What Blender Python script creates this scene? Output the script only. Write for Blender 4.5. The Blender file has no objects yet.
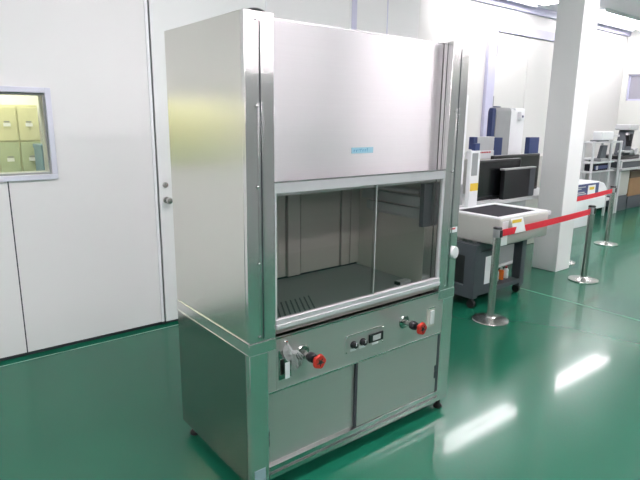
import bpy, bmesh, math, random
from mathutils import Vector, Matrix
random.seed(4)
scene = bpy.context.scene
col = scene.collection

# ------------------------------------------------------------------ camera
cam_d = bpy.data.cameras.new('camera')
cam_d.sensor_width = 36.0
cam_d.lens = 538.878 * 36.0 / 640.0
cam_d.clip_start = 0.05
cam = bpy.data.objects.new('camera', cam_d)
col.objects.link(cam)
RX = Vector((0.7833055690508584, -0.6215330626609022, 0.011359468001184815))
UP = Vector((0.1275777715371594, 0.17861451064632178, 0.9756130220513601))
FW = Vector((0.6084047153856743, 0.7627538977979293, -0.21920354397350122))
cam.matrix_world = Matrix(((RX.x, UP.x, -FW.x, -0.96076), (RX.y, UP.y, -FW.y, -1.61724),
                           (RX.z, UP.z, -FW.z, 1.48654), (0, 0, 0, 1)))
scene.camera = cam

# ------------------------------------------------------------------ world, exposure
w = bpy.data.worlds.new('world')
scene.world = w
w.use_nodes = True
w.node_tree.nodes['Background'].inputs[0].default_value = (0.75, 0.85, 1.0, 1)
w.node_tree.nodes['Background'].inputs[1].default_value = 0.05
scene.view_settings.view_transform = 'Standard'
scene.view_settings.look = 'None'
scene.view_settings.exposure = 0.0
scene.view_settings.gamma = 1.0
scene.view_settings.use_curve_mapping = False
try:
    scene.cycles.use_denoising = True
    scene.cycles.max_bounces = 10
    scene.cycles.transparent_max_bounces = 12
    scene.cycles.sample_clamp_indirect = 6.0
    scene.cycles.caustics_reflective = False
except Exception:
    pass

LAMP = 55.0            # strength of the ceiling tubes
CEIL = 3.13            # ceiling height
YB = 3.1               # back wall
YP = 2.0               # front face of the partition on the left
XP = 3.07              # end of that partition
XR = 10.0              # right wall
XL, YF = -5.2, -15.0    # end wall and front wall, behind the camera
# ceiling lamps: (x centre, y centre, length)
LAMPS = [(5.65, 2.68, 1.9), (8.7, 2.68, 2.2)]
for yy in (-0.2, -3.2, -6.4, -9.6, -12.8):
    for xx in (-3.4, 0.6, 4.6, 8.2):
        LAMPS.append((xx, yy, 1.9))


# ------------------------------------------------------------------ materials
def lin(c):
    return tuple(((v / 255.0) / 12.92 if v / 255.0 <= 0.04045 else ((v / 255.0 + 0.055) / 1.055) ** 2.4) for v in c)


def mat(name, rgb, rough=0.5, metal=0.0, spec=0.5, var=0.04, scale=9.0, coat=0.0, bump=0.0, stretch=(1, 1, 1), rvar=0.0, aniso=0.0, tang=(1, 1, 0), coat_rough=0.06):
    m = bpy.data.materials.new(name)
    m.use_nodes = True
    nt = m.node_tree
    b = nt.nodes['Principled BSDF']
    b.inputs['Roughness'].default_value = rough
    b.inputs['Metallic'].default_value = metal
    b.inputs['Specular IOR Level'].default_value = spec
    b.inputs['Coat Weight'].default_value = coat
    b.inputs['Coat Roughness'].default_value = coat_rough
    if aniso:
        b.inputs['Anisotropic'].default_value = aniso
        tv = nt.nodes.new('ShaderNodeCombineXYZ')
        for k in range(3):
            tv.inputs[k].default_value = tang[k]
        nt.links.new(tv.outputs[0], b.inputs['Tangent'])
    tc = nt.nodes.new('ShaderNodeTexCoord')
    mp = nt.nodes.new('ShaderNodeMapping')
    mp.inputs['Scale'].default_value = stretch
    nz = nt.nodes.new('ShaderNodeTexNoise')
    nz.inputs['Scale'].default_value = scale
    nz.inputs['Detail'].default_value = 4
    rp = nt.nodes.new('ShaderNodeValToRGB')
    c = lin(rgb)
    rp.color_ramp.elements[0].position = 0.3
    rp.color_ramp.elements[1].position = 0.7
    rp.color_ramp.elements[0].color = (*[v * (1 - var) for v in c], 1)
    rp.color_ramp.elements[1].color = (*[min(1, v * (1 + var)) for v in c], 1)
    nt.links.new(tc.outputs['Object'], mp.inputs['Vector'])
    nt.links.new(mp.outputs['Vector'], nz.inputs['Vector'])
    nt.links.new(nz.outputs['Fac'], rp.inputs['Fac'])
    nt.links.new(rp.outputs['Color'], b.inputs['Base Color'])
    if rvar:
        mr = nt.nodes.new('ShaderNodeMapRange')
        mr.inputs['To Min'].default_value = rough - rvar
        mr.inputs['To Max'].default_value = rough + rvar
        nt.links.new(nz.outputs['Fac'], mr.inputs['Value'])
        nt.links.new(mr.outputs['Result'], b.inputs['Roughness'])
    if bump:
        bp = nt.nodes.new('ShaderNodeBump')
        bp.inputs['Strength'].default_value = bump
        bp.inputs['Distance'].default_value = 0.002
        nt.links.new(nz.outputs['Fac'], bp.inputs['Height'])
        nt.links.new(bp.outputs['Normal'], b.inputs['Normal'])
    return m


def emis(name, rgb, strength):
    m = bpy.data.materials.new(name)
    m.use_nodes = True
    b = m.node_tree.nodes['Principled BSDF']
    b.inputs['Base Color'].default_value = (*lin(rgb), 1)
    b.inputs['Emission Color'].default_value = (*lin(rgb), 1)
    b.inputs['Emission Strength'].default_value = strength
    return m


def glass(name, tint, refl=1.0, rough=0.0):
    m = bpy.data.materials.new(name)
    m.use_nodes = True
    nt = m.node_tree
    nt.nodes.remove(nt.nodes['Principled BSDF'])
    out = nt.nodes['Material Output']
    tr = nt.nodes.new('ShaderNodeBsdfTransparent')
    tr.inputs['Color'].default_value = (*tint, 1)
    gl = nt.nodes.new('ShaderNodeBsdfGlossy')
    gl.inputs['Roughness'].default_value = rough
    gl.inputs['Color'].default_value = (refl, refl, refl, 1)
    lw = nt.nodes.new('ShaderNodeLayerWeight')
    pw = nt.nodes.new('ShaderNodeMath')
    pw.operation = 'POWER'
    pw.inputs[1].default_value = 5.0
    fr = nt.nodes.new('ShaderNodeMath')
    fr.operation = 'MULTIPLY_ADD'
    fr.inputs[1].default_value = 0.95
    fr.inputs[2].default_value = 0.045
    nt.links.new(lw.outputs['Facing'], pw.inputs[0])
    nt.links.new(pw.outputs[0], fr.inputs[0])
    mx = nt.nodes.new('ShaderNodeMixShader')
    nt.links.new(fr.outputs[0], mx.inputs['Fac'])
    nt.links.new(tr.outputs['BSDF'], mx.inputs[1])
    nt.links.new(gl.outputs['BSDF'], mx.inputs[2])
    nt.links.new(mx.outputs['Shader'], out.inputs['Surface'])
    return m


M = {}
M['wall'] = mat('painted_wall_panel', (233, 233, 233), 0.45, var=0.01, scale=2)
M['wall_b'] = mat('painted_wall_back', (212, 213, 210), 0.5, var=0.01, scale=2)
M['wall_r'] = mat('painted_wall_right', (206, 209, 204), 0.5, var=0.01, scale=2)
M['ceil'] = mat('ceiling_panel', (242, 236, 242), 0.7, var=0.012, scale=3)
M['door'] = mat('door_paint', (233, 236, 235), 0.4, var=0.008, scale=3)
M['frame'] = mat('frame_paint', (192, 193, 216), 0.4, var=0.02)
M['wframe'] = mat('window_frame_paint', (216, 218, 231), 0.4, var=0.02)
M['gap'] = mat('dark_gap', (66, 70, 76), 0.8)
M['floor'] = mat('green_epoxy_floor', (23, 96, 73), 0.27, var=0.03, scale=1.3, coat=0.32, coat_rough=0.075, rvar=0.0, spec=0.2)
M['joint'] = mat('floor_joint', (150, 190, 172), 0.4)
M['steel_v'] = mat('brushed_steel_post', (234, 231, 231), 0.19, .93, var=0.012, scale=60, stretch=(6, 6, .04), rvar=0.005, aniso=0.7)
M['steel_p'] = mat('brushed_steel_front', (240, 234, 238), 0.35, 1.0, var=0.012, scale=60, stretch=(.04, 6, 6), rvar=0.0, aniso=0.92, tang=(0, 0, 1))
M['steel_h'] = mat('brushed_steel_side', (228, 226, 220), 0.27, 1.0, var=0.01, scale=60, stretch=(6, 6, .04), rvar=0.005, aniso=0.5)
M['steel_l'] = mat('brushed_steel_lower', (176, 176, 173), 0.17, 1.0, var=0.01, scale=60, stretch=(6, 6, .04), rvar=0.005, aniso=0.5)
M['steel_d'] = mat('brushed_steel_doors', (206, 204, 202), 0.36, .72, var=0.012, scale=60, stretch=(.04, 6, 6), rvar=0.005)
M['steel_in'] = mat('inner_steel', (216, 211, 204), 0.38, 0.3, var=0.02, scale=20, stretch=(.2, .2, 2))
M['steel_edge'] = mat('polished_steel_edge', (214, 214, 214), 0.22, 1.0, var=0.03)
M['alu'] = mat('satin_aluminium', (226, 224, 228), 0.4, 0.4, var=0.03)
M['chrome'] = mat('polished_post_steel', (196, 196, 193), 0.25, 1.0, var=0.02)
M['black'] = mat('black_plastic', (22, 23, 26), 0.35, var=0.1)
M['rubber'] = mat('black_rubber', (20, 21, 22), 0.7, var=0.1)
M['red'] = mat('red_wheel_plastic', (188, 50, 38), 0.4, var=0.05)
M['belt'] = mat('red_belt_webbing', (214, 30, 52), 0.55, var=0.05, scale=60)
M['white'] = mat('white_plastic', (236, 238, 240), 0.4, var=0.015)
M['cream'] = mat('machine_cream', (178, 178, 173), 0.4, var=0.015)
M['lgrey'] = mat('light_grey_plastic', (196, 198, 200), 0.45, var=0.02)
M['mgrey'] = mat('mid_grey_plastic', (150, 153, 154), 0.5, var=0.03)
M['dgrey'] = mat('dark_grey_steel', (74, 80, 86), 0.5, var=0.05)
M['charcoal'] = mat('charcoal_plate', (34, 34, 41), 0.8, spec=0.2, var=0.08, scale=50)
M['dblue'] = mat('dark_blue_panel', (40, 56, 104), 0.4, var=0.05)
M['navy'] = mat('navy_print', (76, 84, 128), 0.5, var=0.12, scale=30)
M['sblue'] = mat('pale_blue_plate', (160, 205, 224), 0.4, var=0.05)
M['greyblue'] = mat('grey_blue_sticker', (150, 176, 184), 0.4, var=0.05)
M['sblue_d'] = mat('blue_lettering', (84, 150, 186), 0.4, var=0.05)
M['yellow'] = mat('yellow_sticker', (236, 200, 70), 0.5, var=0.04)
M['paper'] = mat('white_paper', (240, 241, 244), 0.7, var=0.02)
M['pred'] = mat('red_print', (206, 80, 90), 0.5)
M['screen'] = mat('black_screen', (14, 15, 18), 0.25, var=0.05)
M['orange'] = mat('orange_plastic', (226, 110, 30), 0.4)
M['card'] = mat('brown_cardboard', (150, 118, 86), 0.8, var=0.06)
M['brown'] = mat('dark_brown_board', (92, 76, 62), 0.7, var=0.06)
M['locker'] = mat('pale_yellow_locker', (208, 206, 172), 0.5, var=0.08, scale=3)
M['lockgrn'] = mat('grey_green_locker', (176, 186, 158), 0.5, var=0.06)
M['lockblue'] = mat('blue_grey_cabinet', (92, 120, 140), 0.5, var=0.06)
M['lampwhite'] = mat('lamp_housing', (230, 232, 236), 0.5, var=0.01)
M['tube'] = emis('lamp_tube', (255, 246, 250), LAMP)
M['tube_b'] = emis('lamp_tube_back', (255, 246, 250), LAMP * 0.62)
M['yellowlamp'] = emis('yellow_room_lamp', (255, 250, 222), 22.0)
M['pane'] = glass('clear_window_glass', (.93, .95, .93))
M['frost'] = mat('frosted_grey_glass', (150, 150, 160), 0.3, var=0.03, scale=2)
M['sash'] = glass('tinted_sash_glass', (.90, .91, .90))
M['bag'] = glass('clear_film', (.92, .93, .95), 1.0, 0.18)
_nt = M['bag'].node_tree
_df = _nt.nodes.new('ShaderNodeBsdfTranslucent')
_d2 = _nt.nodes.new('ShaderNodeBsdfDiffuse')
_a = _nt.nodes.new('ShaderNodeMixShader')
_b = _nt.nodes.new('ShaderNodeMixShader')
_b.inputs[0].default_value = 0.7
_nt.links.new(_df.outputs[0], _a.inputs[1])
_nt.links.new(_d2.outputs[0], _a.inputs[2])
_old = _nt.nodes['Material Output'].inputs['Surface'].links[0].from_socket
_nt.links.new(_old, _b.inputs[1])
_nt.links.new(_a.outputs[0], _b.inputs[2])
_nt.links.new(_b.outputs[0], _nt.nodes['Material Output'].inputs['Surface'])


# ------------------------------------------------------------------ mesh helpers
class MB:
    """collects shapes in world coordinates and links them as ONE mesh object"""
    def __init__(self):
        self.bm = bmesh.new()

    def box(self, x0, x1, y0, y1, z0, z1, bev=0.0, seg=2):
        b = bmesh.new()
        r = bmesh.ops.create_cube(b, size=1.0)
        for v in b.verts:
            v.co = Vector(((x0 + x1) / 2 + v.co.x * (x1 - x0), (y0 + y1) / 2 + v.co.y * (y1 - y0), (z0 + z1) / 2 + v.co.z * (z1 - z0)))
        if bev:
            bmesh.ops.bevel(b, geom=b.edges[:], offset=bev, segments=seg, affect='EDGES', profile=0.5)
        self._add(b)
        return self

    def _add(self, b, mw=None):
        if mw is not None:
            b.transform(mw)
        me = bpy.data.meshes.new('tmp')
        b.to_mesh(me)
        b.free()
        self.bm.from_mesh(me)
        bpy.data.meshes.remove(me)

    def tube(self, pts, r, n=12, caps=True):
        pts = [Vector(p) for p in pts]
        n = max(n, 20)
        rings = []
        b = bmesh.new()
        for i, p in enumerate(pts):
            t = (pts[min(i + 1, len(pts) - 1)] - pts[max(i - 1, 0)]).normalized()
            a = Vector((0, 0, 1)) if abs(t.z) < 0.9 else Vector((1, 0, 0))
            u = t.cross(a).normalized()
            v = t.cross(u).normalized()
            rr = r[i] if isinstance(r, (list, tuple)) else r
            rings.append([b.verts.new(p + u * math.cos(2 * math.pi * k / n) * rr + v * math.sin(2 * math.pi * k / n) * rr) for k in range(n)])
        for i in range(len(rings) - 1):
            for k in range(n):
                b.faces.new((rings[i][k], rings[i][(k + 1) % n], rings[i + 1][(k + 1) % n], rings[i + 1][k]))
        if caps:
            b.faces.new(rings[0][::-1])
            b.faces.new(rings[-1])
        bmesh.ops.recalc_face_normals(b, faces=b.faces[:])
        self._add(b)
        return self

    def lathe(self, prof, base, axis=(0, 0, 1), n=32):
        """prof: (radius, distance along axis)"""
        axis = Vector(axis).normalized()
        n = max(n, 20)
        q = Vector((0, 0, 1)).rotation_difference(axis).to_matrix().to_4x4()
        b = bmesh.new()
        rings = []
        for (r, h) in prof:
            if r < 1e-6:
                rings.append([b.verts.new((0, 0, h))])
            else:
                rings.append([b.verts.new((r * math.cos(2 * math.pi * k / n), r * math.sin(2 * math.pi * k / n), h)) for k in range(n)])
        for i in range(len(rings) - 1):
            A, B = rings[i], rings[i + 1]
            for k in range(n):
                k2 = (k + 1) % n
                if len(A) == 1 and len(B) == 1:
                    continue
                if len(A) == 1:
                    b.faces.new((A[0], B[k2], B[k]))
                elif len(B) == 1:
                    b.faces.new((A[k], A[k2], B[0]))
                else:
                    b.faces.new((A[k], A[k2], B[k2], B[k]))
        if len(rings[0]) > 1:
            b.faces.new(rings[0][::-1])
        if len(rings[-1]) > 1:
            b.faces.new(rings[-1])
        bmesh.ops.recalc_face_normals(b, faces=b.faces[:])
        self._add(b, Matrix.Translation(Vector(base)) @ q)
        return self

    def prism(self, poly, d, axis='x', at=0.0, bev=0.0):
        """poly extruded by d along the axis from at. x: (y,z)  y: (x,z)  z: (x,y)"""
        b = bmesh.new()
        f = {'x': lambda a, c, t: (t, a, c), 'y': lambda a, c, t: (a, t, c), 'z': lambda a, c, t: (a, c, t)}[axis]
        v0 = [b.verts.new(f(a, c, at)) for a, c in poly]
        v1 = [b.verts.new(f(a, c, at + d)) for a, c in poly]
        n = len(poly)
        b.faces.new(v0[::-1])
        b.faces.new(v1)
        for i in range(n):
            b.faces.new((v0[i], v0[(i + 1) % n], v1[(i + 1) % n], v1[i]))
        bmesh.ops.recalc_face_normals(b, faces=b.faces[:])
        if bev:
            bmesh.ops.bevel(b, geom=b.edges[:], offset=bev, segments=2, affect='EDGES', profile=0.5)
        self._add(b)
        return self

    def sheet(self, rows, thick):
        """rows of points forming a sheet, given a thickness along its normals"""
        b = bmesh.new()
        g = [[b.verts.new(p) for p in r] for r in rows]
        for i in range(len(g) - 1):
            for j in range(len(g[0]) - 1):
                b.faces.new((g[i][j], g[i][j + 1], g[i + 1][j + 1], g[i + 1][j]))
        bmesh.ops.recalc_face_normals(b, faces=b.faces[:])
        bmesh.ops.solidify(b, geom=b.faces[:], thickness=thick)
        self._add(b)
        return self

    def build(self, name, m, parent=None, smooth=True, label=None):
        loc = Vector((0, 0, 0))
        if parent is not None:
            p = parent
            while p is not None:
                loc += p.location
                p = p.parent
        if parent is None:
            co = [v.co for v in self.bm.verts]
            loc = Vector(((min(c.x for c in co) + max(c.x for c in co)) / 2, (min(c.y for c in co) + max(c.y for c in co)) / 2, min(c.z for c in co)))
        for v in self.bm.verts:
            v.co -= loc
        me = bpy.data.meshes.new(name)
        self.bm.to_mesh(me)
        self.bm.free()
        me.materials.append(M[m])
        if smooth:
            me.polygons.foreach_set('use_smooth', [True] * len(me.polygons))
            me.set_sharp_from_angle(angle=math.radians(20))
        o = bpy.data.objects.new(name, me)
        col.objects.link(o)
        if parent is None:
            o.location = loc
        else:
            o.parent = parent
        if label:
            o['label'] = label
        return o


def box(name, m, dims, parent=None, bev=0.0, label=None):
    return MB().box(*dims, bev=bev).build(name, m, parent, label=label)


def thing(name, label, cat, loc, group=None):
    o = bpy.data.objects.new(name, None)
    o.empty_display_size = 0.1
    col.objects.link(o)
    o.location = loc
    o['label'] = label
    o['category'] = cat
    if group:
        o['group'] = group
    return o


def tag(o, label, cat, group=None):
    o['label'] = label
    o['category'] = cat
    if group:
        o['group'] = group
    return o


def struct(o, label, cat):
    o['kind'] = 'structure'
    o['label'] = label
    o['category'] = cat
    return o


def copy_tree(o, parent=None):
    c = o.copy()
    col.objects.link(c)
    c.parent = parent
    for ch in list(o.children):
        copy_tree(ch, c)
    return c


# ------------------------------------------------------------------ the room
struct(box('floor', 'floor', (XL - .2, XR + .2, YF - .2, YB + .2, -.12, 0)), 'glossy green painted floor', 'floor')
struct(box('ceiling', 'ceil', (XL - .2, XR + .2, YF - .2, YB + .2, CEIL, CEIL + .1)), 'white ceiling', 'ceiling')
struct(box('wall_back', 'wall_b', (XP, XR + .2, YB, YB + .12, 0, CEIL)), 'bright white wall behind the machines', 'wall')
struct(box('wall_front', 'wall', (XL - .2, XR + .2, YF - .12, YF, 0, CEIL)), 'white wall opposite the partition', 'wall')
struct(box('wall_end', 'wall', (XL - .12, XL, YF, YB + .2, 0, CEIL)), 'white wall at the left end of the room', 'wall')

# right wall with the window hole  y 2.30..3.0, z 1.88..2.35
m = MB()
wy0, wy1, wz0, wz1 = 2.05, 3.0, 1.885, 2.355
m.box(XR, XR + .12, YF, wy0, 0, CEIL).box(XR, XR + .12, wy1, YB + .1, 0, CEIL)
m.box(XR, XR + .12, wy0, wy1, 0, wz0).box(XR, XR + .12, wy0, wy1, wz1, CEIL)
struct(m.build('wall_right', 'wall_r'), 'pale wall at the far right end of the room', 'wall')
wn = thing('window_2', 'small grey window high on the far right wall', 'window', (XR + .05, (wy0 + wy1) / 2, wz0))
wn['kind'] = 'structure'
m = MB()
m.box(XR + .03, XR + .09, wy0, wy1, wz0, wz0 + .03).box(XR + .03, XR + .09, wy0, wy1, wz1 - .03, wz1)
m.box(XR + .03, XR + .09, wy0, wy0 + .03, wz0, wz1).box(XR + .03, XR + .09, wy1 - .03, wy1, wz0, wz1)
m.box(XR + .03, XR + .09, 2.6, 2.63, wz0, wz1)
m.build('window_frame', 'frame', wn)
box('window_pane', 'frost', (XR + .055, XR + .061, wy0 + .03, wy1 - .03, wz0 + .03, wz1 - .03), wn)
struct(box('wall_corridor', 'mgrey', (XR + .5, XR + .55, 1.4, 3.4, 1.2, CEIL)), 'grey wall seen through the high window', 'wall')

# partition on the left: window hole x -1.30..-.185, z 1.139..1.617
px0, px1, pz0, pz1 = -1.30, -.185, 1.139, 1.617
T = .12
GAP = .028
m = MB()
m.box(XL, px0, YP, YP + T, GAP, CEIL).box(px0, px1, YP, YP + T, GAP, pz0).box(px0, px1, YP, YP + T, pz1, CEIL)
m.box(px1, .474, YP, YP + T, GAP, CEIL)
m.box(1.39, 2.236, YP, YP + T, GAP, CEIL).box(2.292, XP, YP, YP + T, GAP, CEIL).box(.474, 1.39, YP, YP + T, 2.55, CEIL)
struct(m.build('wall_left', 'wall'), 'off-white panelled partition wall behind the steel cabinet', 'wall')
struct(box('wall_return', 'wall', (XP - .1, XP, YP + T, YB, 0, CEIL)), 'white return wall at the end of the partition', 'wall')
# set back dark base under the partition, with its thin edge on the floor
struct(box('baseboard_left', 'gap', (XL, XP - .02, YP + .02, YP + T - .02, 0, GAP)), 'dark recessed gap under the partition wall', 'baseboard')
struct(box('trim_1', 'joint', (XL, XP, YP - .065, YP - .058, 0, .0012)), 'pale line in the floor along the partition wall', 'trim')
struct(box('trim_2', 'gap', (-.4305, -.4235, YP - .0012, YP + .004, GAP, pz0 - .03)), 'grey panel joint under the window', 'trim')
struct(box('trim_3', 'frame', (2.236, 2.292, YP - .004, YP + T, GAP, CEIL)), 'grey upright joint in the partition wall above the cabinet', 'trim')
struct(box('trim_4', 'frame', (2.652, 2.662, YP - .002, YP + .004, GAP, CEIL)), 'thin panel joint in the partition wall above the cabinet', 'trim')
struct(box('trim_5', 'white', (2.216, 2.228, YP - .004, YP + .004, GAP, CEIL)), 'thin white strip beside the grey upright joint', 'trim')
struct(MB().box(3.405, 3.412, -8, YB, 0, .0012).build('trim_6', 'joint'), 'thin pale joint line across the green floor', 'trim')

# window in the partition
wn = thing('window_1', 'window with white frame in the left partition wall', 'window', ((px0 + px1) / 2, YP, pz0))
wn['kind'] = 'structure'
m = MB()
f = .032
m.box(px0 - f, px1, YP - .014, YP + .006, pz1, pz1 + f, .003)
m.box(px0 - f, px1 + f, YP - .014, YP + .006, pz0 - f, pz0, .003)
m.box(px0 - f, px0, YP - .014, YP + .006, pz0, pz1, .003).box(px1, px1 + f, YP - .014, YP + .006, pz0, pz1 + f, .003)
m.build('window_frame', 'wframe', wn)
m = MB()
m.box(px0, px1, YP + .005, YP + T, pz1 - .012, pz1 - .001).box(px1 - .012, px1 - .001, YP + .005, YP + T, pz0, pz1 - .012)
m.box(px0, px1 - .012, YP + .005, YP + T, pz0 + .001, pz0 + .012)
m.build('window_lining', 'mgrey', wn)
box('window_pane', 'pane', (px0, px1 - .012, YP + .05, YP + .056, pz0 + .012, pz1 - .012), wn)

# the room behind the window: yellow light and lockers
struct(box('wall_yellow_room', 'wall', (-4.4, 1.2, YB - .02, YB, 0, CEIL)), 'wall of the yellow-lit room behind the window', 'wall')
lm = thing('ceiling_light', 'yellow ceiling light of the room behind the left window', 'ceiling light', (-.8, 2.5, 2.6))
box('diffuser', 'yellowlamp', (-2.9, 0.0, 2.35, 2.65, 2.56, 2.6), lm)
box('lamp_housing', 'lampwhite', (-2.95, 0.05, 2.3, 2.7, 2.6, 2.65), lm)
for i in range(10):
    x0 = -.35 + (i - 9) * .284
    lk = thing('locker', 'pale yellow locker behind the left window, %s from the left' % 'first second third fourth fifth sixth seventh eighth ninth tenth'.split()[i], 'locker', (x0 + .14, 2.95, 0), 'lockers behind the left window')
    box('body', 'locker', (x0 + .002, x0 + .28, 2.8, 3.06, 0, 1.56), lk, .004)
    for z0 in (.82, 1.065, 1.31):
        for k in (0, 1):
            xa = x0 + .006 + k * .14
            d = box('locker_door', 'locker' if z0 > 1.2 else 'lockgrn', (xa, xa + .132, 2.788, 2.8, z0, z0 + .235), lk, .003)
            box('label_holder', 'paper', (xa + .045, xa + .09, 2.782, 2.788, z0 + .10, z0 + .125), d)
            box('locker_handle', 'mgrey', (xa + .05, xa + .085, 2.780, 2.788, z0 + .128, z0 + .138), d)
lk['label'] = 'pale locker with two door columns seen through the left window'
bl = thing('storage_box', 'blue-grey box at the right end of the view through the left window', 'box', (-.02, 2.62, 0))
box('box_body', 'lockblue', (-.13, .1, 2.5, 2.74, 0, 1.26), bl, .005)
box('box_lid', 'lockblue', (-.135, .105, 2.495, 2.745, 1.26, 1.29), bl, .004)

# door_1 in the partition, mostly behind the cabinet
d1 = thing('door_1', 'white door with lever handle and round lock at left of cabinet', 'door', (.93, YP, 0))
d1['kind'] = 'structure'
box('door_leaf', 'door', (.486, 1.378, YP - .004, YP + .045, .022, 2.54), d1, .003)
m = MB()
m.box(.474, .4775, YP + .001, YP + T, 0, 2.55)
m.build('door_gap', 'gap', d1)
box('door_frame', 'white', (1.379, 1.39, YP - .006, YP + T, 0, 2.55), d1)
m = MB()
m.box(.452, .472, YP - .008, YP + .002, GAP, CEIL - .01)
m.build('door_trim', 'white', d1)
m = MB()
m.lathe([(.024, 0), (.024, .005), (.021, .009), (.0, .009)], (.536, YP - .004, .918), (0, -1, 0), 24)
m.tube([(.536, YP - .008, .918), (.536, YP - .048, .918)], .009, 12)
m.lathe([(.012, 0), (.022, .008), (.024, .018), (.018, .028), (0, .031)], (.536, YP - .04, .918), (0, -1, 0), 24)
m.build('door_knob', 'chrome', d1)
m = MB()
m.lathe([(.020, 0), (.020, .006), (.016, .012), (0, .012)], (.533, YP - .004, 1.024), (0, -1, 0), 24)
m.box(.531, .535, YP - .022, YP - .016, 1.016, 1.032, .001)
m.build('door_lock', 'chrome', d1)

# door_2 in the back wall
d2 = thing('door_2', 'tall white double door in the back wall behind the machines', 'door', (6.7, YB, 0))
d2['kind'] = 'structure'
m = MB()
m.box(5.70, 5.88, YB - .05, YB, 0, 2.83, .004).box(7.55, 7.72, YB - .05, YB, 0, 2.83, .004).box(5.88, 7.55, YB - .05, YB, 2.70, 2.83, .004)
m.build('door_frame', 'frame', d2)
box('door_leaf', 'wall_b', (5.885, 6.70, YB - .03, YB, .01, 2.695), d2, .003)
box('door_leaf', 'wall_b', (6.71, 7.545, YB - .03, YB, .01, 2.695), d2, .003)
m = MB()
for z in (2.45, 1.75, .4):
    m.tube([(5.90, YB - .035, z - .08), (5.90, YB - .035, z + .08)], .012, 10)
m.build('door_hinges', 'mgrey', d2)
struct(box('trim_7', 'frame', (XP, XR, YB - .05, YB, CEIL - .10, CEIL - .0)), 'pale edging where the back wall meets the ceiling', 'trim')

struct(box('wall_low_unseen', 'mgrey', (-2.6, 9.0, -3.3, -3.2, 0, 2.0)), 'unseen grey head-high partition added behind the camera', 'wall')  # unseen; added so the steel front mirrors a grey obstacle behind the camera
# square column
struct(box('column', 'wall', (4.17, 4.45, 1.0, 1.262, 0, CEIL), bev=.006), 'square white column behind the rope barrier', 'column')


# ceiling lights
def ceiling_lamp(x, y, L, label, group=None, tube='tube'):
    t = thing('ceiling_light', label, 'ceiling light', (x, y, CEIL), group)
    m = MB()
    m.box(x - L / 2, x + L / 2, y - .26, y + .26, CEIL - .012, CEIL)
    m.box(x - L / 2, x + L / 2, y - .015, y + .015, CEIL - .05, CEIL - .012)
    m.box(x - L / 2, x + L / 2, y - .26, y - .245, CEIL - .05, CEIL - .012).box(x - L / 2, x + L / 2, y + .245, y + .26, CEIL - .05, CEIL - .012)
    m.build('lamp_housing', 'lampwhite', t)
    for s in (-1, 1):
        c = y + s * .085
        MB().box(x - L / 2 + .03, x + L / 2 - .03, c - .05, c + .05, CEIL - .045, CEIL - .014, .01).build('lamp_tube', tube, t)
    return t


first = None
for i, (x, y, L) in enumerate(LAMPS):
    if i == 0:
        ceiling_lamp(x, y, L, 'twin tube ceiling light over the machines left of the column', tube='tube_b')
    elif i == 1:
        ceiling_lamp(x, y, L, 'twin tube ceiling light at the far right beyond the column', tube='tube_b')
    elif first is None:
        first = ceiling_lamp(x, y, L, 'twin tube ceiling light behind the camera', 'ceiling lights behind the camera')
    else:
        c = copy_tree(first)
        c.location = (x, y, CEIL)

# ------------------------------------------------------------------ the fume hood
W, D, HT = 1.2, .638, 1.833
ZS1, ZS2 = .664, .617
fh = thing('fume_hood', 'large stainless steel fume hood with glass sash standing on the green floor', 'fume hood', (W / 2, D / 2, 0))
# upper body
box('side_panel', 'steel_h', (0, .016, .0216, D, ZS1, HT), fh, .002, 'left outer side of brushed steel')
box('side_panel', 'steel_h', (W - .016, W, .0216, D, ZS1, HT), fh, .002, 'right outer side of brushed steel')
box('back_panel', 'steel_h', (.016, W - .016, D - .016, D, ZS1, HT), fh)
box('top_panel', 'steel_h', (.016, W - .016, .07, D - .016, HT - .02, HT - .004), fh)


def post(x0, x1, side):
    """front corner post: a folded channel with a screwed cover strip"""
    m = MB()
    m.box(x0, x1, 0, .0215, ZS1 + .001, HT, .002)
    if side < 0:
        m.box(x1 - .012, x1, .0215, .11, ZS1 + .001, HT)
    else:
        m.box(x0, x0 + .004, .0215, .028, ZS1 + .001, HT)
        m.box(x0 + .001, x0 + .012, .034, .052, ZS1 + .001, HT).box(x0 + .001, x0 + .012, .060, .11, ZS1 + .001, HT)
        m.box(x0 + .014, x0 + .02, .0215, .11, ZS1 + .001, HT)
    p = m.build('corner_post', 'steel_v', fh)
    cx = x0 + .060 if side < 0 else x1 - .060
    m = MB()
    m.box(cx - .012, cx - .003, -.004, .001, ZS1 + .012, 1.54, .001).box(cx + .003, cx + .012, -.004, .001, ZS1 + .012, 1.54, .001)
    m.build('cover_strip', 'steel_edge', p)
    box('strip_groove', 'gap', (cx - .0028, cx + .0028, -.0012, .0008, ZS1 + .012, HT - .03), p)
    for z in (1.806, 1.527, 1.25, .969, .686):
        MB().lathe([(.0055, 0), (.005, .002), (.002, .0032), (0, .0034)], (cx - .012 * 1.2, -.0035 if z < 1.7 else -.0002, z), (0, -1, 0), 12).build('screw', 'steel_edge', p)
    return p


pl = post(0, .118, -1)
pr = post(1.08, W, 1)
MB().lathe([(.034, 0), (.034, .004), (.02, .011), (0, .013)], (.062, .03, HT - .001), (0, 0, 1), 24).build('post_cap', 'black', fh, label='dark cap on top of the left post')
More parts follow.
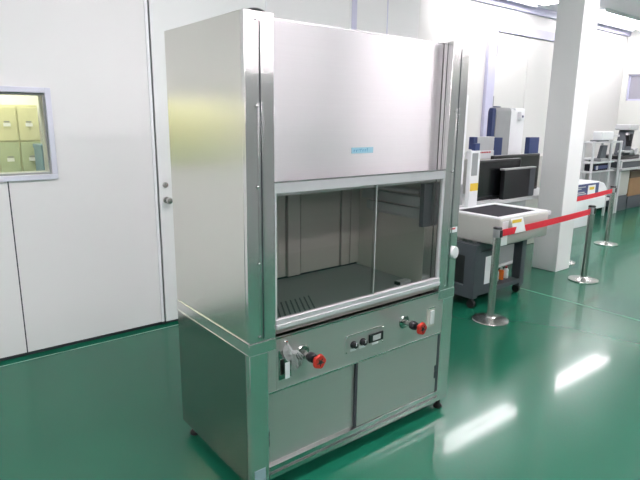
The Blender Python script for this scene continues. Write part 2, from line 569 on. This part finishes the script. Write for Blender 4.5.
# fixed upper panel
fp = box('front_panel', 'steel_p', (.1185, 1.0795, .056, .070, 1.20, HT - .01), fh, .002)
box('panel_fold', 'steel_edge', (.1185, 1.0795, .056, .085, HT - .0098, HT - .004), fp)
npl = box('name_plate', 'sblue', (.533, .655, .0545, .0565, 1.349, 1.373), fp, label='small pale blue maker plate')
m = MB()
xs = .545
for wd, h in ((.008, .009), (.008, .009), (.003, .012), (.006, .012), (.007, .009), (.007, .009), (.004, .013)):
    m.box(xs, xs + wd * .35, .0535, .0546, 1.355, 1.355 + h)
    m.box(xs + wd * .35, xs + wd, .0535, .0546, 1.355 + h * .7, 1.355 + h)
    xs += wd + .006
m.build('plate_lettering', 'sblue_d', npl)

# the sash
sa = MB()
sa.box(.1185, 1.0795, .002, .020, 1.219, 1.262, .002)
sa.box(.1185, .128, .004, .018, .735, 1.219).box(1.066, 1.0795, .004, .018, .735, 1.219)
sash = sa.build('sash', 'alu', fh)
box('glass_pane', 'sash', (.128, .64, .007, .011, .735, 1.219), sash)
box('glass_pane', 'sash', (.63, 1.066, .013, .017, .735, 1.219), sash)
box('pane_edge', 'lgrey', (.6385, .6415, .0065, .0115, .735, 1.219), sash)
m = MB()
m.box(.1185, 1.0795, -.004, .02, .716, .735, .002).box(.1185, 1.0795, -.009, .02, .697, .7155, .002)
m.build('pull_rail', 'alu', sash)
box('top_edge_line', 'steel_edge', (.1185, 1.0795, -.0008, .006, 1.258, 1.2635), sash)
box('sill', 'steel_in', (.1185, 1.0795, .030, .1, .664, .690), fh)

# the chamber
ch = MB()
ch.box(.03, 1.17, .1, .598, .655, .676)
ws = ch.build('work_surface', 'mgrey', fh)
m = MB()
for k in range(9):
    x = .20 + k * .026
    m.prism([(x, .13), (x + .008, .13), (x + .008 + .09, .30), (x + .09, .30)], .002, 'z', .675)
m.build('slot_grille', 'dgrey', ws)
m = MB()
m.box(.106, .118, .112, .6, .676, 1.5).build('chamber_wall', 'steel_in', fh)
m = MB()
m.box(1.08, 1.092, .112, .6, .676, 1.5).build('chamber_wall', 'steel_in', fh)
box('chamber_ceiling', 'steel_in', (.118, 1.08, .09, .6, 1.49, 1.5), fh)
for x0, x1, y in ((.118, .572, .585), (.578, .655, .57), (.668, .935, .585), (.944, 1.005, .58), (1.014, 1.08, .585)):
    box('baffle_panel', 'steel_in', (x0, x1, y, .598, .69, 1.49), fh, .002)
box('chamber_back', 'gap', (.118, 1.08, .60, .606, .676, 1.5), fh)
il = MB()
il.prism([(1.05, 1.02), (1.08, 1.0), (1.08, 1.06), (1.05, 1.06)], .40, 'y', .10)
il.prism([(1.03, 1.075), (1.08, 1.075), (1.08, 1.12), (1.04, 1.12)], .42, 'y', .10)
lamp_in = il.build('inner_bars', 'lgrey', fh, label='grey bars on the inner right wall, standing in for lamp bars')  # grey bars added for the lamp bars showing on the inner wall
MB().tube([(1.045, .12, 1.145), (1.045, .50, 1.145)], .013, 12).build('bar_pipe', 'alu', lamp_in)
box('bar_bracket', 'dgrey', (1.02, 1.079, .072, .098, .98, 1.19), fh, .002)

# lower body
lb = MB()
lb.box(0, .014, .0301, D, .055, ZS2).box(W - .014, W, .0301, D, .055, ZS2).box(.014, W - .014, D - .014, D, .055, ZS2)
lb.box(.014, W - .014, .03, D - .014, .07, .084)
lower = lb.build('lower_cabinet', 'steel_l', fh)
rim = MB()
rim.box(-.002, .0, 0, D + .001, ZS2 + .002, ZS1 - .002)
rim.box(0, W, .10, D, ZS2, ZS1 - .009)
rim.box(-.003, .1185, -.002, .1, ZS2 + .0005, ZS1, .0015).box(1.0795, W + .003, -.002, .1, ZS2 + .0005, ZS1, .0015)
rim.build('band', 'steel_v', fh)
m = MB()
m.box(-.004, .001, 0, D, ZS2 - .001, ZS2 + .003).box(-.004, .001, 0, D, ZS1 - .001, ZS1 + .003)
m.build('band_edge', 'steel_edge', fh)
for x0, x1 in ((0, .082), (W - .082, W)):
    box('lower_post', 'steel_v', (x0, x1, .0, .03, .055 if x0 > .5 else 0.02, ZS2), fh, .002)

cp = MB()
cp.box(.1186, 1.0794, -.001, .011, .4425, .662, .0015)
cp.box(.083, .1185, .0, .011, .4425, ZS2).box(1.0795, 1.117, .0, .011, .4425, ZS2)
ctrl = cp.build('control_panel', 'steel_d', fh)
box('panel_edge', 'steel_edge', (.1186, 1.0794, -.0035, .0, .657, .663), ctrl)
box('panel_edge', 'steel_edge', (.083, 1.117, -.0035, .0, .438, .4445), ctrl)
sp = box('switch_plate', 'steel_d', (.472, .702, -.004, -.0008, .497, .579), ctrl, .001)
box('plate_edge', 'steel_edge', (.472, .702, -.0052, -.0035, .577, .5797), sp)
for x, z in ((.478, .573), (.696, .573), (.478, .503), (.696, .503)):
    MB().lathe([(.004, 0), (.003, .002), (0, .0022)], (x, -.004, z), (0, -1, 0), 10).build('screw', 'steel_edge', sp)
for x in (.517, .571):
    k = MB().lathe([(.017, 0), (.017, .004), (.013, .005), (.0125, .020), (.011, .022), (0, .022)], (x, -.004, .533), (0, -1, 0), 20).build('switch_knob', 'black', ctrl)
    box('pointer', 'white', (x - .002, x + .002, -.0275, -.0255, .533, .546), k)
    box('switch_label', 'white', (x - .018, x + .018, -.0055, -.004, .503, .514), ctrl)
mt = box('power_meter', 'black', (.608, .694, -.012, -.004, .516, .556), ctrl, .002)
box('meter_window', 'lgrey', (.628, .676, -.0132, -.0115, .524, .548), mt)
box('switch_label', 'white', (.63, .668, -.0055, -.004, .500, .510), ctrl)
# recesses at both ends
op = box('outlet_plate', 'steel_l', (.128, .188, -.0035, -.0008, .483, .607), ctrl, .001, 'dull plate behind the plastic bag')
box('plate_edge', 'steel_edge', (.128, .188, -.0045, -.003, .604, .608), op)
op = box('outlet_plate', 'steel_in', (.998, .1 + .957, -.0035, -.0008, .492, .592), ctrl, .001, 'dull plate with a white switch')
box('plate_edge', 'steel_edge', (.998, 1.057, -.0065, -.003, .588, .593), op)
box('rocker_switch', 'white', (1.021, 1.049, -.010, -.0035, .506, .576), op, .002)


def valve(x, z):
    v = MB().lathe([(.033, 0), (.033, .003), (.028, .007), (.012, .009), (.011, .040), (.013, .040), (.013, .045), (0, .045)], (x, -.001, z), (0, -1, 0), 28).build('valve', 'steel_l', fh)
    MB().lathe([(.014, 0), (.019, .004), (.021, .018), (.018, .032), (.012, .036), (.008, .037), (.008, .065), (0, .065)], (x, -.036 - .008, z), (0, -1, 0), 24).build('valve_bonnet', 'black', v)
    h = MB()
    N = 10
    prof = []
    for k in range(60):
        a = 2 * math.pi * k / 60
        r = .028 + .0018 * math.cos(5 * a)
        prof.append((x + r * math.cos(a), z + r * math.sin(a)))
    h.prism(prof, -.016, 'y', -.102, .004)
    hw = h.build('handwheel', 'red', v)
    m = MB()
    m.lathe([(.009, 0), (.009, .002), (.004, .004), (0, .004)], (x, -.118, z), (0, -1, 0), 16)
    for k in range(5):
        a = 2 * math.pi * (k + .5) / 5 + .3
        c, s = math.cos(a), math.sin(a)
        m.tube([(x + c * .010, -.1185, z + s * .010), (x + c * .0165, -.1185, z + s * .0165)], .0022, 8)
    m.build('wheel_hub', 'black', hw)


valve(.245, .571)
valve(.838, .563)

# sliding doors
box('door_channel', 'dgrey', (1.1005, 1.1175, .008, .02, .119, .437), fh)
dl = box('sliding_door', 'steel_d', (.083, .585, .017, .027, .117, .437), fh, .001, 'left sliding door, set behind the other')
dr = box('sliding_door', 'steel_d', (.557, 1.100, .003, .013, .119, .437), fh, .001, 'right sliding door')
box('door_edge_shade', 'gap', (.546, .5565, .0045, .0165, .119, .430), dr)  # dark strip standing in for the shadow beside the right door
for d, x, y in ((dl, .090, .0165), (dr, 1.092, .0025)):
    m = MB()
    m.box(x - .005, x + .005, y - .002, y + .001, .195, .265, .001)
    f = m.build('finger_pull', 'gap', d)
    MB().lathe([(.004, 0), (.003, .002), (0, .003)], (x, y - .002, .235), (0, -1, 0), 10).build('screw', 'steel_edge', f)
m = MB()
m.prism([(-.0015, .058), (-.0015, .080), (.006, .082), (.006, .094), (-.0015, .096), (-.0015, .115), (.014, .119), (.03, .117), (.03, .058)], 1.034, 'x', .083)
m.build('door_track', 'steel_edge', fh)
foot = MB()
foot.lathe([(.020, 0), (.022, .003), (.021, .014), (.014, .020), (.011, .024), (.011, .062), (0, .062)], (0, 0, 0), (0, 0, 1), 20)
for v in foot.bm.verts:
    v.co += Vector((.03, .575, 0))
f0 = foot.build('levelling_foot', 'rubber', fh)
for x, y in ((1.16, .023), (1.17, .575), (.035, .03)):
    c = f0.copy()
    col.objects.link(c)
    c.parent = fh
    c.location = (x - .03, y - .575, 0)
# small marks on the right post and the lower left post
st = box('post_sticker', 'paper', (1.138, 1.192, -.0022, -.0002, .951, .977), fh)
box('sticker_print', 'pred', (1.140, 1.176, -.003, -.002, .966, .975), st)
m = MB()
prof = [(1.174 + .024 * math.cos(a) * (1 if abs(math.cos(a)) > .2 else 1), .85 + .031 * math.sin(a)) for a in [2 * math.pi * k / 24 for k in range(24)]]
m.prism(prof, -.016, 'y', -.0002, .003)
m.build('push_switch', 'white', fh)
box('corner_sticker', 'greyblue', (.014, .064, -.0022, -.0002, .066, .124), fh)

# plastic bag of instructions hung at the left end of the control panel
bg = thing('plastic_bag', 'crumpled clear plastic bag tied at the left end of the control panel', 'bag', (.165, -.01, .50))
rows = []
rnd = random.Random(8)
for i in range(9):
    z = .636 - i * .0095
    hw = (.008, .006, .016, .022, .024, .023, .020, .017, .015)[i]
    rows.append([Vector((.158 + i * .002 + hw * (2 * j / 6 - 1), -.012 - .010 * math.sin(math.pi * j / 6) * (.4 + .6 * rnd.random()) - rnd.random() * .004, z + rnd.random() * .004)) for j in range(7)])
MB().sheet(rows, .001).build('bag_film', 'bag', bg)
MB().box(.146, .168, -.0225, -.0205, .492, .560).build('leaflet', 'paper', bg)
m = MB()
for dx, dz, a in ((.045, -.035, .01), (.058, -.02, .0), (.052, -.05, .02), (.035, -.055, .01), (.06, -.04, .0)):
    m.tube([(.170, -.014, .600), (.170 + dx * .6, -.024, .598 + dz * .2 - a * .3), (.170 + dx * 1.1, -.022, .585 + dz), (.170 + dx * .7, -.017, .565 + dz), (.178, -.014, .57)], .0028, 8)
m.build('bag_tail', 'bag', bg)
m = MB()
m.lathe([(.008, 0), (.008, .006), (.006, .011), (0, .011)], (.160, -.0012, .640), (0, -1, 0), 14)
m.build('bag_hook', 'steel_edge', bg)

mb = thing('metal_block', 'small bright metal block lying inside the hood at right', 'metal block', (1.0, .17, .676))
box('block_body', 'alu', (.975, 1.05, .155, .19, .676, .693), mb, .002)
box('block_end', 'black', (.962, .9745, .157, .188, .676, .691), mb, .001)


# ------------------------------------------------------------------ rope barrier
def stanchion(x, y, label):
    t = thing('barrier_post', label, 'barrier post', (x, y, 0), 'barrier posts')
    MB().lathe([(.135, 0), (.137, .006), (.134, .012), (.10, .022), (.045, .030), (.036, .036), (0, .036)], (x, y, 0), (0, 0, 1), 40).build('post_base', 'chrome', t)
    MB().lathe([(.0275, 0), (.0275, .62), (0, .62)], (x, y, .03), (0, 0, 1), 24).build('post_pole', 'chrome', t)
    hd = MB().lathe([(.031, 0), (.032, .004), (.032, .058), (.030, .066), (.022, .071), (0, .073)], (x, y, .648), (0, 0, 1), 24).build('belt_head', 'mgrey', t)
    MB().lathe([(.033, 0), (.033, .010), (.025, .016), (0, .017)], (x, y, .712), (0, 0, 1), 24).build('head_cap', 'black', hd)
    MB().box(x - .012, x + .012, y - .038, y - .028, .652, .705, .002).build('belt_slot', 'black', hd)
    return t


S = [(2.489, .61, .718), (4.138, .70, .74), (5.94, 1.293, .70)]
sb = stanchion(2.489, .61, 'steel barrier post nearest the camera, beside the fume hood')
for (x, y), lab in (((4.138, .70), 'steel barrier post in front of the white column, end of the long red belt'),
                    ((5.94, 1.293), 'steel barrier post farthest right, beyond the white column'),
                    ((4.62, 1.17), 'barrier post mostly hidden behind the white column')):
    c = copy_tree(sb)
    c.location = (x, y, 0)
    c['label'] = lab


def belt(a, b, z0, z1, label, sag=.006):
    a, b = Vector((*a, 0)), Vector((*b, 0))
    d = (b - a).normalized()
    n = Vector((-d.y, d.x, 0))
    a, b = a + d * .033, b - d * .033
    b_ = MB()
    rows = []
    for i in range(13):
        t = i / 12
        p = a.lerp(b, t)
        z = z0 + (z1 - z0) * t - sag * 4 * t * (1 - t)
        rows.append([p + Vector((0, 0, z - .026)), p + Vector((0, 0, z + .026))])
    b_.sheet(rows, .003)
    return tag(b_.build('barrier_belt', 'belt'), label, 'belt', 'red barrier belts')


belt((2.489, .61), (4.138, .70), .672, .672, 'red belt stretched across the white machine table')
belt((4.62, 1.17), (5.94, 1.293), .672, .672, 'red belt running right from behind the white column')

# ------------------------------------------------------------------ the white measuring table on its dark cart
ct = thing('equipment_cart', 'dark grey steel cart on casters under the white machine table', 'cart', (2.93, .99, 0))
m = MB()
# left end panel with a big rounded opening, the legs, shelf and rails
y0, y1, z0, z1 = .83, 1.30, .09, .53
m.prism([(y0, z0), (y1, z0), (y1, z0 + .09), (y0, z0 + .09)], .06, 'x', 2.56)
m.prism([(y0, z1 - .10), (y1, z1 - .10), (y1, z1), (y0, z1)], .06, 'x', 2.56)
m.box(2.56, 2.62, y0, y0 + .10, z0 + .09, z1 - .10).box(2.56, 2.62, y1 - .10, y1, z0 + .09, z1 - .10)
m.build('end_panel', 'dgrey', ct)
box('end_panel_inner', 'black', (2.60, 2.61, y0 + .10, y1 - .10, z0 + .09, z1 - .10), ct)
box('cart_leg', 'dgrey', (3.24, 3.31, .84, .92, .07, .53), ct, .004)
box('cart_leg', 'dgrey', (3.24, 3.31, 1.22, 1.30, .07, .53), ct, .004)
box('cart_shelf', 'dgrey', (2.62, 3.24, .84, 1.29, .10, .14), ct, .003)
box('cart_rail', 'dgrey', (2.62, 3.24, .85, .89, .47, .53), ct)
box('cart_rail', 'dgrey', (2.62, 3.24, 1.25, 1.29, .47, .53), ct)
dz = MB()
dz.box(2.62, 2.80, .835, 1.28, .14, .47, .004)
dz.build('cart_drawer', 'dgrey', ct)
for x, y in ((2.60, .87), (2.60, 1.26), (3.275, .885), (3.275, 1.26)):
    m = MB()
    m.tube([(x - .014, y, .034), (x + .014, y, .034)], .034, 18)
    m.box(x - .018, x + .018, y - .012, y + .012, .05, .092)
    m.build('caster', 'rubber', ct)

tag(MB().box(2.70, 2.86, .8295, .8325, .19, .42).build('paper_notice', 'paper'), 'white sheet on the front of the dark cart', 'paper')
rnd = random.Random(2)
for x, r, mm, lab in ((3.02, .022, 'lgrey', 'grey tin on the cart shelf'), (3.09, .024, 'orange', 'orange spray can lying on the cart shelf'), (3.165, .022, 'white', 'white capped bottle on the cart shelf')):
    t = thing('can', lab, 'can', (x, .93, .141))
    MB().lathe([(r, 0), (r, .075), (r * .7, .085), (r * .4, .088), (0, .088)], (x, .93, .141), (0, 0, 1), 18).build('can_body', mm, t)
    MB().lathe([(r * .42, 0), (r * .42, .018), (0, .018)], (x, .93, .228), (0, 0, 1), 14).build('can_cap', 'pred' if mm == 'white' else 'white', t)

tb = thing('measuring_table', 'white machine table with dark square plate, on the dark cart', 'machine', (2.98, 1.0, .53))
m = MB()
m.box(2.63, 3.335, .68, 1.215, .541, .752, .018, 3)
m.build('table_body', 'cream', tb)
m = MB()
m.box(2.64, 3.325, .69, .745, .750, .762, .004).box(2.64, 3.325, 1.15, 1.205, .750, .762, .004)
m.box(2.64, 2.69, .745, 1.15, .750, .762, .004).box(3.24, 3.325, .745, 1.15, .750, .762, .004)
m.build('table_rim', 'white', tb)
box('table_plate', 'charcoal', (2.69, 3.24, .745, 1.15, .750, .757), tb)
box('table_feet', 'mgrey', (2.70, 3.25, .86, 1.19, .53, .543), tb)
m = MB()
m.box(3.336, 3.48, .74, 1.12, .70, .735, .006).box(3.336, 3.40, .80, 1.06, .60, .70, .004)
m.build('side_tray', 'lgrey', tb)
box('front_strip', 'white', (2.655, 2.735, .6785, .6805, .545, .735), tb)
m = MB()
m.box(2.87, 3.0, 1.165, 1.204, .762, 1.24, .008)
pole = m.build('camera_column', 'white', tb)
box('column_inset', 'mgrey', (2.885, 2.965, 1.162, 1.1655, 1.03, 1.22), pole, .002)
box('column_sticker', 'yellow', (2.885, 2.99, 1.162, 1.1655, .90, .965), pole)
box('column_cap', 'dblue', (2.92, 2.985, 1.168, 1.2, 1.24, 1.30), pole)

pn = tag(MB().sheet([[Vector((2.672 + .165 * j / 4 + .055 * i / 5, .6245 - .003 * i / 5, .765 - .120 * i / 5)) for j in range(5)] for i in range(6)], .001).build('paper_notice', 'paper'), 'white notice with yellow heading hung over the red belt', 'paper')
MB().sheet([[Vector((2.692 + .125 * j, .6215, .752 - .024 * i)) for j in range(2)] for i in range(2)], .0012).build('notice_heading', 'yellow', pn)

# the white upright housing behind the hood
mc = thing('machine_upright', 'tall white upright housing just right of the fume hood', 'machine', (2.93, 1.44, .74))
m = MB()
m.box(2.84, 3.045, 1.36, 1.55, .93, 1.70, .006)
m.build('upright_cover', 'white', mc)
box('upright_base', 'mgrey', (2.84, 3.05, 1.355, 1.56, .742, .93), mc, .005)
m = MB()
for z in (1.42, 1.05):
    m.lathe([(.006, 0), (.005, .003), (0, .004)], (2.97, 1.36, z), (0, -1, 0), 10)
m.build('cover_screws', 'mgrey', mc)

# low bench behind the table, carrying the monitors
bn = thing('bench', 'grey bench behind the white table carrying the black monitors', 'bench', (3.35, 1.55, 0))
box('bench_top', 'lgrey', (2.72, 4.90, 1.325, 1.84, .705, .74), bn, .004)
pd = box('pedestal', 'mgrey', (3.66, 4.08, 1.34, 1.74, .09, .705), bn, .006)
for x in (2.76, 3.2):
    for y in (1.36, 1.74):
        box('bench_leg', 'mgrey', (x - .02, x + .02, y - .02, y + .02, 0, .705), bn)
m = MB()
m.tube([(3.62, 1.36, .055), (4.1, 1.36, .075)], .02, 10)
m.build('pedestal_foot_bar', 'lgrey', bn)
for x, y in ((3.70, 1.37), (4.04, 1.37), (3.70, 1.70), (4.04, 1.70)):
    m = MB()
    m.tube([(x, y - .014, .035), (x, y + .014, .035)], .035, 18)
    m.box(x - .012, x + .012, y - .018, y + .018, .05, .10)
    m.build('caster', 'rubber', bn)


def monitor(x0, x1, y, z0, z1, label, ztab, th=.045, tilt=0):
    t = thing('monitor', label, 'monitor', ((x0 + x1) / 2, y + .06, ztab), None)
    s = MB().box(x0, x1, y, y + th, z0, z1, .008).build('monitor_case', 'black', t)
    box('monitor_screen', 'screen', (x0 + .02, x1 - .02, y - .002, y + .001, z0 + .035, z1 - .02), s)
    cx = (x0 + x1) / 2
    box('monitor_neck', 'black', (cx - .04, cx + .04, y + th * .4, y + th + .03, ztab + .012, z0 + .12), t, .004) if z0 > ztab + .006 else None
    box('monitor_foot', 'black', (cx - .12, cx + .12, y - .01, y + .15, ztab + .001, ztab + .014), t, .004)
    return t


monitor(3.34, 4.06, 1.42, .742, 1.125, 'wide black monitor in front, just right of the white camera column', .74)
monitor(3.88, 4.76, 1.62, .742, 1.14, 'black monitor standing partly behind the wide one', .74)
pc = thing('computer_case', 'black computer case with grey top edge beside the monitors', 'computer', (3.93, 1.385, .74))
box('case_body', 'black', (3.655, 4.10, 1.335, 1.38, .742, 1.025), pc, .004)
box('case_top', 'mgrey', (3.64, 4.20, 1.33, 1.385, 1.025, 1.04), pc, .003)
box('case_side', 'dgrey', (4.10, 4.20, 1.335, 1.38, .742, 1.025), pc, .004)

# big measuring machine behind the bench
mm = thing('measuring_machine', 'white and blue measuring machine with tall head behind the monitors', 'machine', (4.5, 2.1, 0))
box('machine_base', 'cream', (3.8, 5.5, 1.86, 2.75, 0, 1.085), mm, .01)
m = MB()
tw = [(2.10, 1.085), (2.10, 1.60), (2.12, 1.64), (2.20, 1.64), (2.22, 1.60), (2.22, 1.085)]
m.prism([(y + .0, z) for y, z in tw], .305, 'x', 4.575, .012)
hd = m.build('head_cover', 'mgrey', mm)
m = MB()
m.prism([(4.505, 1.25), (4.52, 1.22), (4.573, 1.22), (4.573, 1.63), (4.52, 1.63), (4.505, 1.58)], .06, 'y', 2.105, .006)
m.build('side_cover', 'dblue', hd)
m = MB()
m.prism([(4.882, 1.085), (4.98, 1.085), (5.02, 1.5), (5.0, 1.60), (4.882, 1.64)], .11, 'y', 2.11, .008)
m.build('head_cheek', 'white', hd)
box('cover_cap', 'dblue', (4.58, 4.68, 2.12, 2.16, 1.641, 1.652), hd, .004)
box('column_rear', 'white', (5.05, 5.26, 2.16, 2.30, 1.085, 1.64), mm, .008)
pb = box('switch_box', 'white', (5.10, 5.18, 2.11, 2.159, 1.50, 1.60), mm, .004)
box('switch_button', 'dblue', (5.125, 5.15, 2.105, 2.111, 1.53, 1.555), pb)

ub = thing('control_unit', 'grey control box with dark blue ends behind the black monitor', 'control unit', (4.05, 1.97, 1.085))
box('unit_body', 'lgrey', (3.945, 4.25, 1.88, 1.96, 1.175, 1.32), ub, .006)
box('unit_end', 'dblue', (3.875, 3.945, 1.88, 1.94, 1.19, 1.32), ub, .006)
box('unit_end', 'dblue', (4.25, 4.405, 1.88, 1.96, 1.087, 1.31), ub, .006)
box('unit_stand', 'white', (3.87, 4.249, 1.875, 1.96, 1.087, 1.174), ub, .003)
m = MB()
for k in range(7):
    m.box(3.90 + k * .042, 3.93 + k * .042, 1.871, 1.8755, 1.148, 1.163)
m.build('unit_keys', 'pred', ub)
bb = thing('blue_box', 'dark blue box at the right end of the machine, beside the column', 'box', (4.98, 1.97, 1.085))
box('box_body', 'dblue', (4.94, 5.15, 1.87, 1.93, 1.105, 1.305), bb, .006)
box('box_foot', 'lgrey', (4.93, 5.16, 1.868, 1.932, 1.086, 1.106), bb, .003)

# ------------------------------------------------------------------ right background
wm = thing('white_machine', 'white machine with printed posters beyond the white column', 'machine', (6.6, 2.3, 0))
box('machine_foot', 'white', (6.1, 6.98, 2.03, 2.5, 0, .24), wm, .006)
box('machine_body', 'white', (6.05, 7.38, 1.99, 2.52, .24, .41), wm, .012)
m = MB()
m.prism([(6.1, .41), (7.40, .41), (7.41, .52), (7.30, .61), (7.12, .65), (6.1, .65)], .5, 'y', 2.0, .012)
up = m.build('machine_top', 'white', wm)
ps = box('poster', 'navy', (6.14, 7.12, 1.996, 1.9995, .415, .63), up)
m = MB()
for z, x0, x1 in ((.585, 6.3, 6.72), (.56, 6.3, 6.6), (.51, 6.3, 6.7), (.485, 6.3, 6.75), (.45, 6.3, 6.55)):
    m.box(x0, x1, 1.9935, 1.9965, z, z + .013)
m.build('poster_text', 'lgrey', ps)
nt_ = box('notice', 'paper', (6.79, 7.01, 1.991, 1.9955, .39, .605), up)
box('notice_heading', 'yellow', (6.83, 6.97, 1.9885, 1.9912, .54, .58), nt_)

rk = thing('rack', 'pale open metal rack with thin posts left of the microscope', 'rack', (7.93, 2.36, 0))
for x in (7.47, 8.06, 8.40):
    for y in (2.30, 2.44):
        MB().tube([(x, y, 0), (x, y, 1.20)], .02, 10).build('rack_post', 'lgrey', rk)
for x0, x1, z in ((7.45, 8.42, .24), (7.40, 8.20, .72), (7.45, 8.20, .86), (7.45, 8.42, 1.17)):
    box('rack_shelf', 'lgrey', (x0, x1, 2.28, 2.46, z, z + .022), rk, .004)
mc2 = thing('printer', 'small white device on top of the metal rack', 'device', (7.87, 2.37, 1.192))
box('device_body', 'white', (7.70, 8.10, 2.30, 2.44, 1.215, 1.345), mc2, .012)
box('device_foot', 'dgrey', (7.60, 7.95, 2.30, 2.43, 1.193, 1.215), mc2, .003)
box('device_tray', 'lgrey', (8.10, 8.34, 2.31, 2.43, 1.26, 1.29), mc2, .004)
dk = thing('desk_monitor', 'narrow dark upright display standing on the metal rack shelf', 'display', (7.92, 2.37, .882))
m = MB()
m.prism([(7.80, .93), (8.0, .93), (8.03, 1.13), (7.87, 1.13)], .05, 'y', 2.34, .006)
m.build('display_case', 'dgrey', dk)
box('display_foot', 'mgrey', (7.78, 8.02, 2.31, 2.43, .883, .93), dk, .004)
bx = thing('instrument_case', 'dark navy case between the two middle shelves of the metal rack', 'case', (7.8, 2.36, .742))
box('case_body', 'charcoal', (7.52, 8.14, 2.31, 2.43, .743, .85), bx, .006)
box('case_band', 'dblue', (7.60, 8.10, 2.306, 2.3105, .77, .82), bx)
box('case_label', 'lgrey', (7.64, 7.70, 2.303, 2.3065, .76, .82), bx)

lt = thing('lab_table', 'pale lab table right of the metal rack carrying the microscope', 'table', (9.2, 2.6, 0))
box('table_top', 'lgrey', (8.45, 9.9, 2.27, 2.95, .85, .88), lt, .006)
box('lower_shelf', 'lgrey', (8.45, 9.9, 2.25, 2.95, .71, .745), lt, .006)
for x in (8.50, 9.84):
    for y in (2.32, 2.88):
        box('table_leg', 'lgrey', (x - .03, x + .03, y - .03, y + .03, 0, .85), lt)
box('table_drawer', 'dgrey', (8.54, 9.80, 2.31, 2.85, .746, .845), lt)
cb = thing('cabinet', 'light grey cabinet under the lab table', 'cabinet', (8.75, 2.5, 0))
box('cabinet_body', 'lgrey', (8.56, 9.04, 2.37, 2.80, .26, .69), cb, .005)
box('cabinet_door', 'cream', (8.58, 9.02, 2.355, 2.3695, .28, .67), cb, .003)
m = MB()
m.box(8.56, 9.04, 2.36, 2.78, .10, .255).box(8.50, 9.06, 2.36, 2.42, .0, .10).box(8.50, 9.06, 2.72, 2.78, 0, .10)
m.build('cabinet_stand', 'dgrey', cb)
bx = thing('cardboard_box', 'brown cardboard box under the lab table at right edge', 'box', (9.4, 2.55, .0))
box('box_body', 'card', (9.13, 9.66, 2.38, 2.8, .22, .54), bx, .004)
box('box_flap', 'brown', (9.12, 9.67, 2.37, 2.81, .54, .66), bx, .004)
box('box_pallet', 'dgrey', (9.11, 9.68, 2.37, 2.82, 0, .22), bx, .004)
ms = thing('microscope', 'dark microscope with grey head on the lab table', 'microscope', (8.95, 2.5, .88))
m = MB()
m.box(8.50, 9.25, 2.32, 2.70, .882, .95, .02, 3)
m.build('microscope_base', 'black', ms)
m = MB()
m.prism([(8.72, .95), (8.98, .95), (9.06, 1.36), (8.82, 1.36)], .16, 'y', 2.38, .015)
m.build('microscope_arm', 'dgrey', ms)
box('microscope_head', 'lgrey', (8.74, 9.06, 2.32, 2.58, 1.36, 1.455), ms, .02)
m = MB()
m.tube([(8.80, 2.34, 1.10), (8.80, 2.34, 1.30)], .04, 14).tube([(8.66, 2.33, 1.30), (8.76, 2.35, 1.20)], .03, 12)
m.build('objective', 'black', ms)
box('microscope_stage', 'lgrey', (8.58, 8.90, 2.30, 2.42, 1.0, 1.03), ms, .006)
MB().tube([(9.06, 2.32, 1.0), (9.06, 2.379, 1.0)], .055, 18).build('focus_knob', 'lgrey', ms)
box('lamp_box', 'lgrey', (9.0, 9.2, 2.34, 2.5, .951, 1.06), ms, .01)
